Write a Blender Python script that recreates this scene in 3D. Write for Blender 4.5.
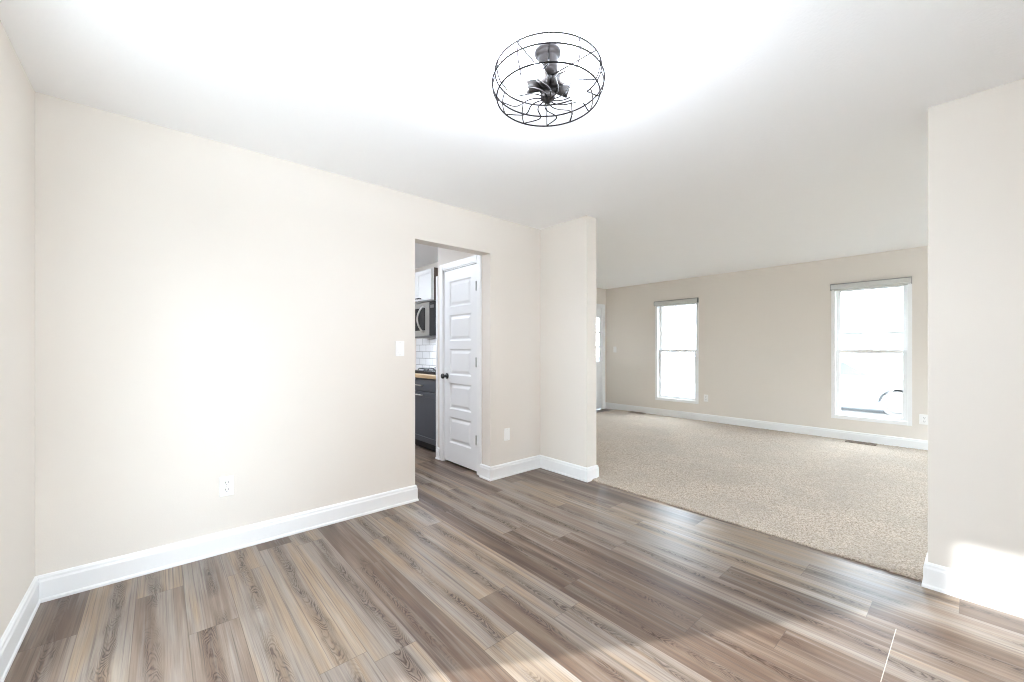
import bpy, bmesh, math, random
from math import sin, cos, pi, radians
from mathutils import Vector, Matrix, noise as mnoise

for o in list(bpy.data.objects):
    bpy.data.objects.remove(o)
S = bpy.context.scene
COL = S.collection
random.seed(7)

# ------------------------------------------------------------------ camera
cam_d = bpy.data.cameras.new('camera')
cam = bpy.data.objects.new('camera', cam_d)
COL.objects.link(cam)
cam.location = (0, 0, 1.2097)
cam.rotation_euler = (pi / 2, 0, -0.7163)
cam_d.sensor_fit = 'HORIZONTAL'
cam_d.sensor_width = 36
cam_d.lens = 36 * 405.07 / 1024
cam_d.shift_y = 8.35 / 1024
cam_d.clip_start = 0.02
S.camera = cam

# ------------------------------------------------------------------ world, sun, exposure
SKY = 13.6
world = bpy.data.worlds.new('sky')
S.world = world
world.use_nodes = True
wn = world.node_tree.nodes
wn['Background'].inputs[0].default_value = (0.85, 0.96, 1.10, 1)
wn['Background'].inputs[1].default_value = SKY
sun_d = bpy.data.lights.new('sun', 'SUN')
sun_d.energy = 9.5
sun_d.angle = radians(1.2)
sun_d.color = (1.0, 1.0, 1.02)
sun = bpy.data.objects.new('sun', sun_d)
COL.objects.link(sun)
EL = radians(24.5)
sdir = Vector((0.863 * cos(EL), -0.505 * cos(EL), -sin(EL)))
sun.rotation_euler = sdir.to_track_quat('-Z', 'Y').to_euler()
sun.location = (-8, 6, 6)
BULB = 370.0
DOME = 150.0  # strength of the added kitchen lamp
S.view_settings.view_transform = 'Standard'
S.view_settings.look = 'None'
S.view_settings.gamma = 1
S.view_settings.use_curve_mapping = False
S.view_settings.exposure = 0.24
S.cycles.use_denoising = True
S.cycles.filter_width = 1.1
S.cycles.max_bounces = 12
S.cycles.diffuse_bounces = 8
S.cycles.caustics_reflective = False
S.cycles.caustics_refractive = False
S.cycles.sample_clamp_indirect = 8

# ------------------------------------------------------------------ key places (metres)
H = 2.44                       # ceiling
XL, YW, XW, XF, YF = -0.448, 2.952, 2.953, 6.89, 4.986
TH = 0.144                     # partition thickness
YE, YR = 2.348, 0.166          # ends of the two partition stubs
YB, YS, YK = -0.75, -1.6, 6.0  # behind the camera, end of the living room, end of the kitchen
OX0, OX1, OZ = 1.542, 2.305, 2.095   # kitchen opening
WT = 0.12


# ------------------------------------------------------------------ materials
def nodes_of(name):
    m = bpy.data.materials.new(name)
    m.use_nodes = True
    nt = m.node_tree
    b = nt.nodes['Principled BSDF']
    return m, nt, b


class NT:
    """small helper to write node graphs"""
    def __init__(s, nt):
        s.nt = nt

    def n(s, t, **kw):
        x = s.nt.nodes.new(t)
        for k, v in kw.items():
            setattr(x, k, v)
        return x

    def l(s, a, b):
        s.nt.links.new(a, b)

    def val(s, sock, v):
        if hasattr(v, 'is_output'):
            s.l(v, sock)
        else:
            sock.default_value = v

    def m(s, op, a, b=0.0, c=None, clamp=False):
        x = s.n('ShaderNodeMath', operation=op, use_clamp=clamp)
        s.val(x.inputs[0], a)
        s.val(x.inputs[1], b)
        if c is not None:
            s.val(x.inputs[2], c)
        return x.outputs[0]

    def mix(s, fac, a, b, mode='MIX'):
        x = s.n('ShaderNodeMix', data_type='RGBA', blend_type=mode)
        s.val(x.inputs[0], fac)
        s.val(x.inputs[6], a)
        s.val(x.inputs[7], b)
        return x.outputs[2]

    def noise(s, vec, scale, detail=2.0, rough=0.5, dist=0.0):
        x = s.n('ShaderNodeTexNoise')
        s.val(x.inputs['Vector'], vec)
        x.inputs['Scale'].default_value = scale
        x.inputs['Detail'].default_value = detail
        x.inputs['Roughness'].default_value = rough
        x.inputs['Distortion'].default_value = dist
        return x.outputs['Fac']

    def ramp(s, fac, stops):
        x = s.n('ShaderNodeValToRGB')
        s.val(x.inputs[0], fac)
        e = x.color_ramp.elements
        while len(e) < len(stops):
            e.new(0.5)
        for i, (p, c) in enumerate(stops):
            e[i].position = p
            e[i].color = c if len(c) == 4 else (*c, 1)
        return x.outputs[0]

    def bump(s, h, strength, dist):
        x = s.n('ShaderNodeBump')
        x.inputs['Strength'].default_value = strength
        x.inputs['Distance'].default_value = dist
        s.val(x.inputs['Height'], h)
        return x.outputs[0]


def mat(name, col, rough=0.5, metal=0.0, var=0.03, scale=8.0, bump=0.0, bscale=200.0, spec=0.5):
    m, nt, b = nodes_of(name)
    g = NT(nt)
    pos = g.n('ShaderNodeNewGeometry').outputs['Position']
    f = g.noise(pos, scale, 3)
    lo = tuple(c * (1 - var) for c in col) + (1,)
    hi = tuple(min(1, c * (1 + var)) for c in col) + (1,)
    g.l(g.mix(f, lo, hi), b.inputs['Base Color'])
    b.inputs['Roughness'].default_value = rough
    b.inputs['Metallic'].default_value = metal
    b.inputs['Specular IOR Level'].default_value = spec
    if bump:
        h = g.noise(pos, bscale, 2)
        g.l(g.bump(h, bump, 0.002), b.inputs['Normal'])
    return m


M = {}
M['wall'] = mat('wall_paint', (0.775, 0.728, 0.668), 0.75, var=0.012, scale=3, bump=0.12, bscale=260, spec=0.3)
M['ceil'] = mat('ceiling_paint', (0.94, 0.94, 0.945), 0.9, var=0.01, scale=3, bump=0.5, bscale=75, spec=0.2)
M['trim'] = mat('white_trim', (0.87, 0.875, 0.875), 0.38, var=0.01)
M['door'] = mat('door_paint', (0.84, 0.85, 0.86), 0.4, var=0.01)
M['vinyl'] = mat('white_vinyl', (0.88, 0.885, 0.885), 0.35, var=0.01)
M['plate'] = mat('white_plastic', (0.90, 0.895, 0.88), 0.3, var=0.01)
M['slot'] = mat('slot_grey', (0.12, 0.115, 0.11), 0.6)
M['black'] = mat('black_metal', (0.012, 0.012, 0.013), 0.35, var=0.1)
M['bronze'] = mat('dark_bronze', (0.0062, 0.005, 0.0044), 0.5, 0.0, var=0.15, scale=60, spec=0.06)
M['wire'] = mat('bronze_wire', (0.006, 0.005, 0.0045), 0.6, 0.0, var=0.15, scale=60, spec=0.04)
M['steel'] = mat('brushed_steel', (0.42, 0.42, 0.41), 0.32, 1.0, var=0.05, scale=30)
M['nickel'] = mat('satin_nickel', (0.62, 0.61, 0.59), 0.3, 1.0, var=0.03)
M['navy'] = mat('charcoal_cabinet', (0.052, 0.06, 0.075), 0.35, var=0.06)
M['toe'] = mat('toe_kick_dark', (0.02, 0.022, 0.026), 0.6)
M['cab'] = mat('white_cabinet', (0.80, 0.80, 0.79), 0.4, var=0.01)
M['cabside'] = mat('brown_cabinet_side', (0.13, 0.095, 0.08), 0.5, var=0.15, scale=20)
M['glassblk'] = mat('black_glass', (0.008, 0.008, 0.01), 0.22, spec=0.25)
M['shade'] = mat('shade_fabric', (0.62, 0.62, 0.60), 0.8, var=0.03, scale=80)
M['shadedark'] = mat('shade_grey_metal', (0.30, 0.30, 0.29), 0.5)
M['vent'] = mat('brown_register', (0.17, 0.125, 0.09), 0.5, 0.2, var=0.1)
M['joint'] = mat('pale_joint', (0.50, 0.45, 0.39), 0.7)
M['lawn'] = mat('lawn', (0.065, 0.068, 0.062), 0.95, var=0.25, scale=1.5)
M['asphalt'] = mat('asphalt', (0.34, 0.34, 0.34), 0.9, var=0.1, scale=4)
M['concrete'] = mat('pale_concrete', (0.50, 0.498, 0.492), 0.85, var=0.06, scale=3)
M['brick'] = mat('brown_brick', (0.25, 0.19, 0.155), 0.9, var=0.2, scale=12)  # dark tone for the added light-blocking houses and wall
M['siding'] = mat('pale_siding', (0.66, 0.65, 0.62), 0.7, var=0.03)
M['roof'] = mat('grey_shingles', (0.26, 0.25, 0.25), 0.9, var=0.15, scale=6)
M['carpaint'] = mat('silver_car_paint', (0.45, 0.46, 0.47), 0.3, 0.4)
M['carglass'] = mat('tinted_car_glass', (0.10, 0.105, 0.11), 0.1)
M['tyre'] = mat('tyre_rubber', (0.12, 0.118, 0.115), 0.8)


def glass_mat():
    m, nt, b = nodes_of('window_glass')
    nt.nodes.remove(b)
    g = NT(nt)
    out = nt.nodes['Material Output']
    tr = g.n('ShaderNodeBsdfTransparent')
    tr.inputs[0].default_value = (0.96, 0.98, 0.97, 1)
    gl = g.n('ShaderNodeBsdfGlossy')
    gl.inputs['Roughness'].default_value = 0.02
    lw = g.n('ShaderNodeLayerWeight')
    lw.inputs[0].default_value = 0.5
    geo = g.n('ShaderNodeNewGeometry')
    f5 = g.m('MULTIPLY_ADD', g.m('POWER', lw.outputs['Facing'], 5.0), 0.8, 0.035)
    fac = g.m('MULTIPLY', f5, g.m('SUBTRACT', 1.0, geo.outputs['Backfacing']))
    # a faint waviness in the float glass
    pos = g.n('ShaderNodeNewGeometry').outputs['Position']
    nb = g.bump(g.noise(pos, 3.0, 1), 0.02, 0.001)
    g.l(nb, gl.inputs['Normal'])
    mx = g.n('ShaderNodeMixShader')
    g.l(fac, mx.inputs[0])
    g.l(tr.outputs[0], mx.inputs[1])
    g.l(gl.outputs[0], mx.inputs[2])
    g.l(mx.outputs[0], out.inputs[0])
    return m


M['glass'] = glass_mat()


def bulb_mat(name, power):
    m, nt, b = nodes_of(name)
    b.inputs['Base Color'].default_value = (0.9, 0.9, 0.88, 1)
    b.inputs['Emission Color'].default_value = (0.88, 0.98, 1.13, 1)
    b.inputs['Emission Strength'].default_value = power
    return m


M['bulb'] = bulb_mat('lit_bulb', BULB)
M['lens_glow'] = bulb_mat('added_lens_glow', 34.0)  # glow of the lens added under the microwave
M['dome'] = bulb_mat('added_dome_glow', DOME)


def plank_mat():
    """vinyl oak-look planks: UV = metres inside the plank, colour attribute = plank randoms"""
    m, nt, b = nodes_of('wood_look_planks')
    g = NT(nt)
    at = g.n('ShaderNodeVertexColor', layer_name='plank')
    rs = g.n('ShaderNodeSeparateColor')
    g.l(at.outputs['Color'], rs.inputs[0])
    r1, r2, r3 = rs.outputs
    uvn = g.n('ShaderNodeUVMap', uv_map='plank_uv')
    sp = g.n('ShaderNodeSeparateXYZ')
    g.l(uvn.outputs[0], sp.inputs[0])
    u, v = sp.outputs[0], sp.outputs[1]

    def vec(su, sv, off):
        c = g.n('ShaderNodeCombineXYZ')
        g.l(g.m('MULTIPLY', u, su), c.inputs[0])
        g.l(g.m('MULTIPLY', v, sv), c.inputs[1])
        g.l(g.m('MULTIPLY_ADD', r1, 37.0, off), c.inputs[2])
        return c.outputs[0]
    # broad colour drift along the plank
    drift = g.noise(vec(13, 1.1, 1.0), 1.0, 2, 0.5)
    tone = g.m('ADD', g.m('MULTIPLY', r2, 0.65), g.m('MULTIPLY', drift, 0.95))
    tone = g.m('SUBTRACT', tone, 0.31, clamp=True)
    base = g.ramp(tone, [(0.0, (0.070, 0.041, 0.028)), (0.22, (0.132, 0.086, 0.060)),
                         (0.40, (0.198, 0.146, 0.111)), (0.56, (0.232, 0.193, 0.162)),
                         (0.72, (0.265, 0.188, 0.126)), (0.95, (0.355, 0.312, 0.268))])
    # fine fibres
    fib = g.noise(vec(210, 4.5, 3.0), 1.0, 4, 0.65)
    fibc = g.m('MULTIPLY_ADD', fib, 1.0, 0.5)
    cc = g.n('ShaderNodeCombineColor')
    for i in range(3):
        g.l(fibc, cc.inputs[i])
    base = g.mix(0.85, base, cc.outputs[0], 'MULTIPLY')
    # cathedral grain: nested arches about a wandering heart line
    wob = g.noise(vec(0.0, 2.2, 5.0), 1.0, 2, 0.5)
    uc = g.m('SUBTRACT', g.m('SUBTRACT', u, g.m('MULTIPLY_ADD', r3, 0.08, 0.049)), g.m('MULTIPLY_ADD', wob, 0.09, -0.045))
    u2 = g.m('MULTIPLY', uc, uc)
    sgn = g.m('SUBTRACT', g.m('MULTIPLY', g.m('GREATER_THAN', r1, 0.5), 2.0), 1.0)
    arch = g.m('MULTIPLY', g.m('MULTIPLY', u2, 105.0), sgn)
    warp = g.noise(vec(15, 5.0, 7.0), 1.0, 2, 0.55)
    warp2 = g.noise(vec(60, 22, 9.0), 1.0, 3, 0.6)
    ph = g.m('ADD', g.m('ADD', g.m('MULTIPLY', v, 0.55), arch), g.m('ADD', g.m('MULTIPLY', warp, 0.26), g.m('MULTIPLY', warp2, 0.030)))
    rings = g.m('SINE', g.m('MULTIPLY', ph, 2 * pi / 0.025))
    rings = g.m('POWER', g.m('MULTIPLY_ADD', rings, 0.5, 0.5), 1.8)
    rings = g.m('MULTIPLY', rings, g.ramp(g.noise(vec(35, 9, 29.0), 1.0, 2, 0.5), [(0.34, (0.1, 0.1, 0.1)), (0.56, (1, 1, 1))]))
    near = g.ramp(g.m('ABSOLUTE', uc), [(0.014, (1, 1, 1)), (0.038, (0, 0, 0))])
    along = g.ramp(g.noise(vec(3.0, 1.6, 13.0), 1.0, 2, 0.5), [(0.33, (0, 0, 0)), (0.46, (1, 1, 1))])
    mask = g.m('MULTIPLY', near, along)
    grain = g.m('MULTIPLY', rings, g.m('MULTIPLY', mask, 0.95))
    base = g.mix(g.m('MULTIPLY', mask, 0.42), base, (0.092, 0.056, 0.038, 1))
    base = g.mix(grain, base, (0.036, 0.017, 0.009, 1))
    # straight side grain, fading in and out
    side = g.noise(vec(150, 1.0, 19.0), 1.0, 3, 0.6)
    sm = g.m('MULTIPLY', g.ramp(side, [(0.52, (0, 0, 0)), (0.66, (1, 1, 1))]), g.m('MULTIPLY_ADD', along, 0.40, 0.32))
    base = g.mix(sm, base, (0.085, 0.062, 0.052, 1))
    # small dark pores / knots
    pores = g.noise(vec(120, 14, 17.0), 1.0, 3, 0.6)
    pm = g.m('MULTIPLY', g.ramp(pores, [(0.60, (0, 0, 0)), (0.72, (1, 1, 1))]), g.m('MULTIPLY', mask, 0.8))
    base = g.mix(pm, base, (0.045, 0.028, 0.022, 1))
    # white-washed streaks
    ww = g.noise(vec(40, 1.2, 23.0), 1.0, 3, 0.6)
    wm = g.m('MULTIPLY', g.ramp(ww, [(0.52, (0, 0, 0)), (0.72, (1, 1, 1))]), 0.34)
    base = g.mix(wm, base, (0.36, 0.328, 0.292, 1))
    # seams (distance to the edges, second attribute carries plank length in v via uv z)
    eu = g.m('MINIMUM', u, g.m('SUBTRACT', 0.178, u))
    at2 = g.n('ShaderNodeVertexColor', layer_name='plank_size')
    s2 = g.n('ShaderNodeSeparateColor')
    g.l(at2.outputs['Color'], s2.inputs[0])
    ev = g.m('MINIMUM', v, g.m('SUBTRACT', g.m('MULTIPLY', s2.outputs[0], 4.0), v))
    e = g.m('MINIMUM', eu, ev)
    seam = g.m('LESS_THAN', e, 0.0013)
    base = g.mix(g.m('MULTIPLY', seam, 0.55), base, (0.07, 0.05, 0.04, 1))
    g.l(base, b.inputs['Base Color'])
    rg = g.m('MULTIPLY_ADD', fib, 0.12, 0.29)
    g.l(rg, b.inputs['Roughness'])
    b.inputs['Specular IOR Level'].default_value = 0.34
    hgt = g.m('ADD', g.m('MULTIPLY', fib, 0.5), g.m('MULTIPLY', g.m('MINIMUM', g.m('MULTIPLY', e, 350.0), 1.0), 1.0))
    g.l(g.bump(hgt, 0.12, 0.001), b.inputs['Normal'])
    return m


M['plank'] = plank_mat()


def carpet_mat():
    m, nt, b = nodes_of('beige_carpet')
    g = NT(nt)
    pos = g.n('ShaderNodeNewGeometry').outputs['Position']
    big = g.noise(pos, 2.1, 4, 0.6)
    mid = g.noise(pos, 26, 3, 0.6)
    fine = g.noise(pos, 110, 3, 0.7)
    c1 = g.ramp(fine, [(0.32, (0.150, 0.106, 0.074)), (0.45, (0.400, 0.322, 0.252)), (0.57, (0.600, 0.500, 0.402)), (0.72, (0.75, 0.645, 0.54))])
    c2 = g.mix(g.m('MULTIPLY', mid, 0.35), c1, (0.37, 0.32, 0.265, 1))
    c3 = g.mix(g.m('MULTIPLY', g.ramp(big, [(0.4, (0, 0, 0)), (0.62, (1, 1, 1))]), 0.42), c2, (0.37, 0.315, 0.262, 1))
    g.l(c3, b.inputs['Base Color'])
    b.inputs['Roughness'].default_value = 1.0
    b.inputs['Specular IOR Level'].default_value = 0.05
    b.inputs['Sheen Weight'].default_value = 0.15
    g.l(g.bump(fine, 0.9, 0.006), b.inputs['Normal'])
    return m


M['carpet'] = carpet_mat()


def tile_mat():
    m, nt, b = nodes_of('white_subway_tile')
    g = NT(nt)
    pos = g.n('ShaderNodeNewGeometry').outputs['Position']
    sp = g.n('ShaderNodeSeparateXYZ')
    g.l(pos, sp.inputs[0])
    cb = g.n('ShaderNodeCombineXYZ')
    g.l(sp.outputs[1], cb.inputs[0])
    g.l(sp.outputs[2], cb.inputs[1])
    br = g.n('ShaderNodeTexBrick')
    g.l(cb.outputs[0], br.inputs['Vector'])
    br.inputs['Color1'].default_value = (0.82, 0.83, 0.84, 1)
    br.inputs['Color2'].default_value = (0.76, 0.77, 0.78, 1)
    br.inputs['Mortar'].default_value = (0.30, 0.30, 0.29, 1)
    br.inputs['Scale'].default_value = 1.0
    br.inputs['Mortar Size'].default_value = 0.0035
    br.inputs['Brick Width'].default_value = 0.2
    br.inputs['Row Height'].default_value = 0.098
    g.l(br.outputs[0], b.inputs['Base Color'])
    b.inputs['Roughness'].default_value = 0.15
    return m


M['tile'] = tile_mat()


def butcher_mat():
    m, nt, b = nodes_of('butcher_block')
    g = NT(nt)
    pos = g.n('ShaderNodeNewGeometry').outputs['Position']
    mp = g.n('ShaderNodeMapping')
    mp.inputs['Scale'].default_value = (40, 3, 40)
    g.l(pos, mp.inputs[0])
    f = g.noise(mp.outputs[0], 1.0, 3)
    g.l(g.ramp(f, [(0.3, (0.42, 0.27, 0.14)), (0.7, (0.66, 0.47, 0.28))]), b.inputs['Base Color'])
    b.inputs['Roughness'].default_value = 0.4
    return m


M['butcher'] = butcher_mat()


# ------------------------------------------------------------------ mesh helpers
class MB:
    def __init__(s):
        s.bm = bmesh.new()

    def box(s, a, b, bev=0.0, seg=2):
        x0, x1 = sorted((a[0], b[0]))
        y0, y1 = sorted((a[1], b[1]))
        z0, z1 = sorted((a[2], b[2]))
        v = [s.bm.verts.new(p) for p in ((x0, y0, z0), (x1, y0, z0), (x1, y1, z0), (x0, y1, z0),
                                         (x0, y0, z1), (x1, y0, z1), (x1, y1, z1), (x0, y1, z1))]
        fs = [s.bm.faces.new([v[i] for i in q]) for q in
              ((0, 3, 2, 1), (4, 5, 6, 7), (0, 1, 5, 4), (1, 2, 6, 5), (2, 3, 7, 6), (3, 0, 4, 7))]
        if bev > 0:
            es = list({e for f in fs for e in f.edges})
            bmesh.ops.bevel(s.bm, geom=es, offset=bev, segments=seg, affect='EDGES', profile=0.5)
        return s

    def lathe(s, prof, base, axis=(0, 0, 1), n=24, cap=True):
        """prof: list of (radius, distance along axis)"""
        ax = Vector(axis).normalized()
        t = Vector((1, 0, 0)) if abs(ax.x) < 0.9 else Vector((0, 1, 0))
        e1 = ax.cross(t).normalized()
        e2 = ax.cross(e1)
        base = Vector(base)
        rings = []
        for r, h in prof:
            if r < 1e-6:
                rings.append([s.bm.verts.new(base + ax * h)])
            else:
                rings.append([s.bm.verts.new(base + ax * h + (e1 * cos(2 * pi * i / n) + e2 * sin(2 * pi * i / n)) * r) for i in range(n)])
        for A, B in zip(rings, rings[1:]):
            for i in range(n):
                j = (i + 1) % n
                if len(A) == 1 and len(B) == 1:
                    continue
                if len(A) == 1:
                    s.bm.faces.new((A[0], B[i], B[j]))
                elif len(B) == 1:
                    s.bm.faces.new((A[i], A[j], B[0]))
                else:
                    s.bm.faces.new((A[i], A[j], B[j], B[i]))
        if cap:
            for R in (rings[0], rings[-1]):
                if len(R) > 1:
                    s.bm.faces.new(R)
        return s

    def tube(s, pts, r, n=8, closed=False):
        pts = [Vector(p) for p in pts]
        N = len(pts)
        tang = []
        for i in range(N):
            if closed:
                d = pts[(i + 1) % N] - pts[i - 1]
            else:
                d = pts[min(i + 1, N - 1)] - pts[max(i - 1, 0)]
            tang.append(d.normalized())
        up = Vector((0, 0, 1)) if abs(tang[0].z) < 0.9 else Vector((1, 0, 0))
        nrm = (up - tang[0] * up.dot(tang[0])).normalized()
        rings = []
        for i in range(N):
            t = tang[i]
            nrm = (nrm - t * nrm.dot(t)).normalized()
            bn = t.cross(nrm)
            rings.append([s.bm.verts.new(pts[i] + (nrm * cos(2 * pi * k / n) + bn * sin(2 * pi * k / n)) * r) for k in range(n)])
        R = range(N) if closed else range(N - 1)
        for i in R:
            A, B = rings[i], rings[(i + 1) % N]
            for k in range(n):
                s.bm.faces.new((A[k], A[(k + 1) % n], B[(k + 1) % n], B[k]))
        if not closed:
            s.bm.faces.new(rings[0])
            s.bm.faces.new(rings[-1])
        return s

    def prism(s, poly, axis, a, b):
        """poly in the plane of the other two axes, swept from a to b along axis (0,1,2)"""
        def P(q, t):
            if axis == 0:
                return (t, q[0], q[1])
            if axis == 1:
                return (q[0], t, q[1])
            return (q[0], q[1], t)
        A = [s.bm.verts.new(P(q, a)) for q in poly]
        B = [s.bm.verts.new(P(q, b)) for q in poly]
        n = len(poly)
        s.bm.faces.new(A)
        s.bm.faces.new(B)
        for i in range(n):
            s.bm.faces.new((A[i], A[(i + 1) % n], B[(i + 1) % n], B[i]))
        return s

    def build(s, name, m, parent=None, smooth=False):
        bmesh.ops.recalc_face_normals(s.bm, faces=s.bm.faces)
        me = bpy.data.meshes.new(name)
        s.bm.to_mesh(me)
        s.bm.free()
        me.materials.append(m)
        if smooth:
            for p in me.polygons:
                p.use_smooth = True
        o = bpy.data.objects.new(name, me)
        COL.objects.link(o)
        if parent is not None:
            o.parent = parent
            o.matrix_parent_inverse = Matrix.Translation(parent.location).inverted()
        return o


def empty(name, loc):
    o = bpy.data.objects.new(name, None)
    o.empty_display_size = 0.1
    o.location = loc
    COL.objects.link(o)
    return o


def tag(o, label, cat, group=None, kind=None):
    o['label'] = label
    o['category'] = cat
    if group:
        o['group'] = group
    if kind:
        o['kind'] = kind
    return o


def struct(o, label=None, cat=None):
    o['kind'] = 'structure'
    if label:
        o['label'] = label
    if cat:
        o['category'] = cat
    return o


def wall_x(name, x0, x1, y0, y1, opens=(), label=None):
    """wall running along Y between x0 and x1; openings (ya, yb, za, zb)"""
    mb = MB()
    y = y0
    for ya, yb, za, zb in sorted(opens):
        if ya > y:
            mb.box((x0, y, 0), (x1, ya, H))
        if za > 0:
            mb.box((x0, ya, 0), (x1, yb, za))
        mb.box((x0, ya, zb), (x1, yb, H))
        y = yb
    mb.box((x0, y, 0), (x1, y1, H))
    return struct(mb.build(name, M['wall']), label, 'wall')


def wall_y(name, y0, y1, x0, x1, opens=(), label=None):
    mb = MB()
    x = x0
    for xa, xb, za, zb in sorted(opens):
        if xa > x:
            mb.box((x, y0, 0), (xa, y1, H))
        if za > 0:
            mb.box((xa, y0, 0), (xb, y1, za))
        mb.box((xa, y0, zb), (xb, y1, H))
        x = xb
    mb.box((x, y0, 0), (x1, y1, H))
    return struct(mb.build(name, M['wall']), label, 'wall')


# ------------------------------------------------------------------ room shell
W1 = (3.100, 3.893, 0.283, 2.072)     # window openings on the far wall: ya, yb, za, zb
W2 = (0.520, 1.303, 0.279, 2.076)
DP = (1.44, 2.165, 0.0, 2.156)         # patio door
SW_ = (-0.35, 1.40, 0.25, 1.95)        # added dining room window behind the camera, for more daylight
EW = (3.25, 6.80, 0.95, 2.40)            # added unseen window in the living room's end wall, for more daylight
FD = (5.945, 6.775, 0.0, 2.06)        # front door on the entry wall: xa, xb

wall_x('wall_left', XL - 0.15, XL, YB - 0.15, YK + 0.15, [DP], 'cream wall at the edge of the dining room')
wall_y('wall_back', YW, YW + WT, XL, XW, [(OX0, OX1, 0, OZ)], 'long cream wall with the kitchen opening')
mb = MB()
mb.box((XW, YE, 0), (XW + TH, YK, H), 0.004, 2)
struct(mb.build('wall_inner', M['wall']), 'short cream stub wall between dining room and living room', 'wall')
mb = MB()
mb.box((XW, YS, 0), (XW + TH, YR, H), 0.004, 2)
struct(mb.build('wall_right', M['wall']), 'cream wall end beside the carpet with a sun patch at its foot', 'wall')
wall_x('wall_far', XF, XF + 0.16, YS - 0.15, YF, [W1, W2], 'cream living room wall with two tall windows')
wall_y('wall_entry', YF, YF + 0.06, XW + TH, XF, [FD], 'cream wall holding the front door')
wall_y('wall_south', YB - 0.15, YB, XL, XW, [SW_], 'cream dining room wall opposite the kitchen opening')
wall_y('wall_end', YS - 0.15, YS, XW, XF, [EW], 'cream end wall of the living room')
wall_y('wall_kitchen', YK, YK + 0.15, XL, XW + TH, (), 'cream end wall of the kitchen')
# pantry closet: front wall flush with the opening's jamb, and its far side
PX = 2.325
wall_x('wall_pantry', PX, PX + 0.10, YW + WT, 3.92, [(3.175, 3.805, 0, 2.065)], 'cream closet wall around the white panel door')
wall_y('wall_pantry_side', 3.84, 3.92, PX + 0.10, XW, (), 'far side wall of the closet')

mb = MB()
mb.box((XL - 0.15, YS - 0.15, H), (XF + 0.16, YK + 0.15, H + 0.14))
struct(mb.build('ceiling', M['ceil']), 'white ceiling with a light orange-peel texture', 'ceiling')

# ---- plank floor: one mesh, one quad per plank so that the joints sit where they sit
PW, PX0, PLN = 0.178, 0.093, 1.22
JOINT = {-3: 2.51, -2: 1.9, -1: 1.45, 0: 2.19, 1: 2.62, 2: 1.605, 3: 2.75, 4: 2.245, 5: 1.30, 6: 1.58, 7: 2.47,
         9: 2.04, 10: 1.76, 8: 1.38, 11: 0.232, 12: 0.90, 13: 1.55, 14: 0.62, 15: 1.275, 16: 2.1}


def plank_floor(name, xa, xb, ya, yb, joints, x0, w, z=0.0, seed=3):
    rnd = random.Random(seed)
    bm = bmesh.new()
    uvl = bm.loops.layers.uv.new('plank_uv')
    cl = bm.loops.layers.float_color.new('plank')
    c2 = bm.loops.layers.float_color.new('plank_size')
    i0, i1 = math.floor((xa - x0) / w), math.ceil((xb - x0) / w)
    for i in range(i0, i1):
        j = joints.get(i, rnd.uniform(0, PLN))
        ends = [j + k * PLN for k in range(-8, 9)]
        if i == 12:
            ends = [-1.6, -0.4, 0.232, 0.90, 2.12, 3.34, 4.56, 5.78, 7.0]
        for a, b in zip(ends, ends[1:]):
            A, B = max(a, ya), min(b, yb)
            L, R = max(x0 + i * w, xa), min(x0 + (i + 1) * w, xb)
            if B - A < 1e-4 or R - L < 1e-4:
                rnd.random(), rnd.random(), rnd.random()
                continue
            f = bm.faces.new([bm.verts.new(p) for p in ((L, A, z), (R, A, z), (R, B, z), (L, B, z))])
            c = (rnd.random(), rnd.random(), rnd.random(), 1)
            for lp in f.loops:
                lp[uvl].uv = (lp.vert.co.x - (x0 + i * w), lp.vert.co.y - a)
                lp[cl] = c
                lp[c2] = ((b - a) / 4.0, 0, 0, 1)
    # a slab below, so that the floor has thickness
    v = [bm.verts.new(p) for p in ((xa, ya, z - 0.06), (xb, ya, z - 0.06), (xb, yb, z - 0.06), (xa, yb, z - 0.06),
                                   (xa, ya, z - 0.0005), (xb, ya, z - 0.0005), (xb, yb, z - 0.0005), (xa, yb, z - 0.0005))]
    for q in ((0, 3, 2, 1), (0, 1, 5, 4), (1, 2, 6, 5), (2, 3, 7, 6), (3, 0, 4, 7)):
        bm.faces.new([v[k] for k in q])
    me = bpy.data.meshes.new(name)
    bm.to_mesh(me)
    bm.free()
    me.materials.append(M['plank'])
    o = bpy.data.objects.new(name, me)
    COL.objects.link(o)
    return o


CX = 2.998     # where the carpet starts
struct(plank_floor('floor', XL, CX + 0.03, YB, YK, JOINT, PX0, PW), 'grey-brown wood-look plank floor', 'floor')
mb = MB()
mb.box((CX + 0.03, YS, -0.06), (XF, YF, -0.002))
struct(mb.build('floor_living', M['butcher']), 'wood subfloor under the living room carpet', 'floor')
struct(plank_floor('floor_entry', XW + TH, XF, 4.72, YF, {}, 0.0, PW, 0.004, 9), 'brown plank strip inside the front door', 'floor')

# the open pale joint across two planks near the frame's lower edge
mb = MB()
mb.box((1.96, 0.2293, 0.0), (2.405, 0.2320, 0.0006))
struct(mb.build('trim_3', M['joint']), 'pale open joint across two floor planks', 'floor joint')


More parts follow.
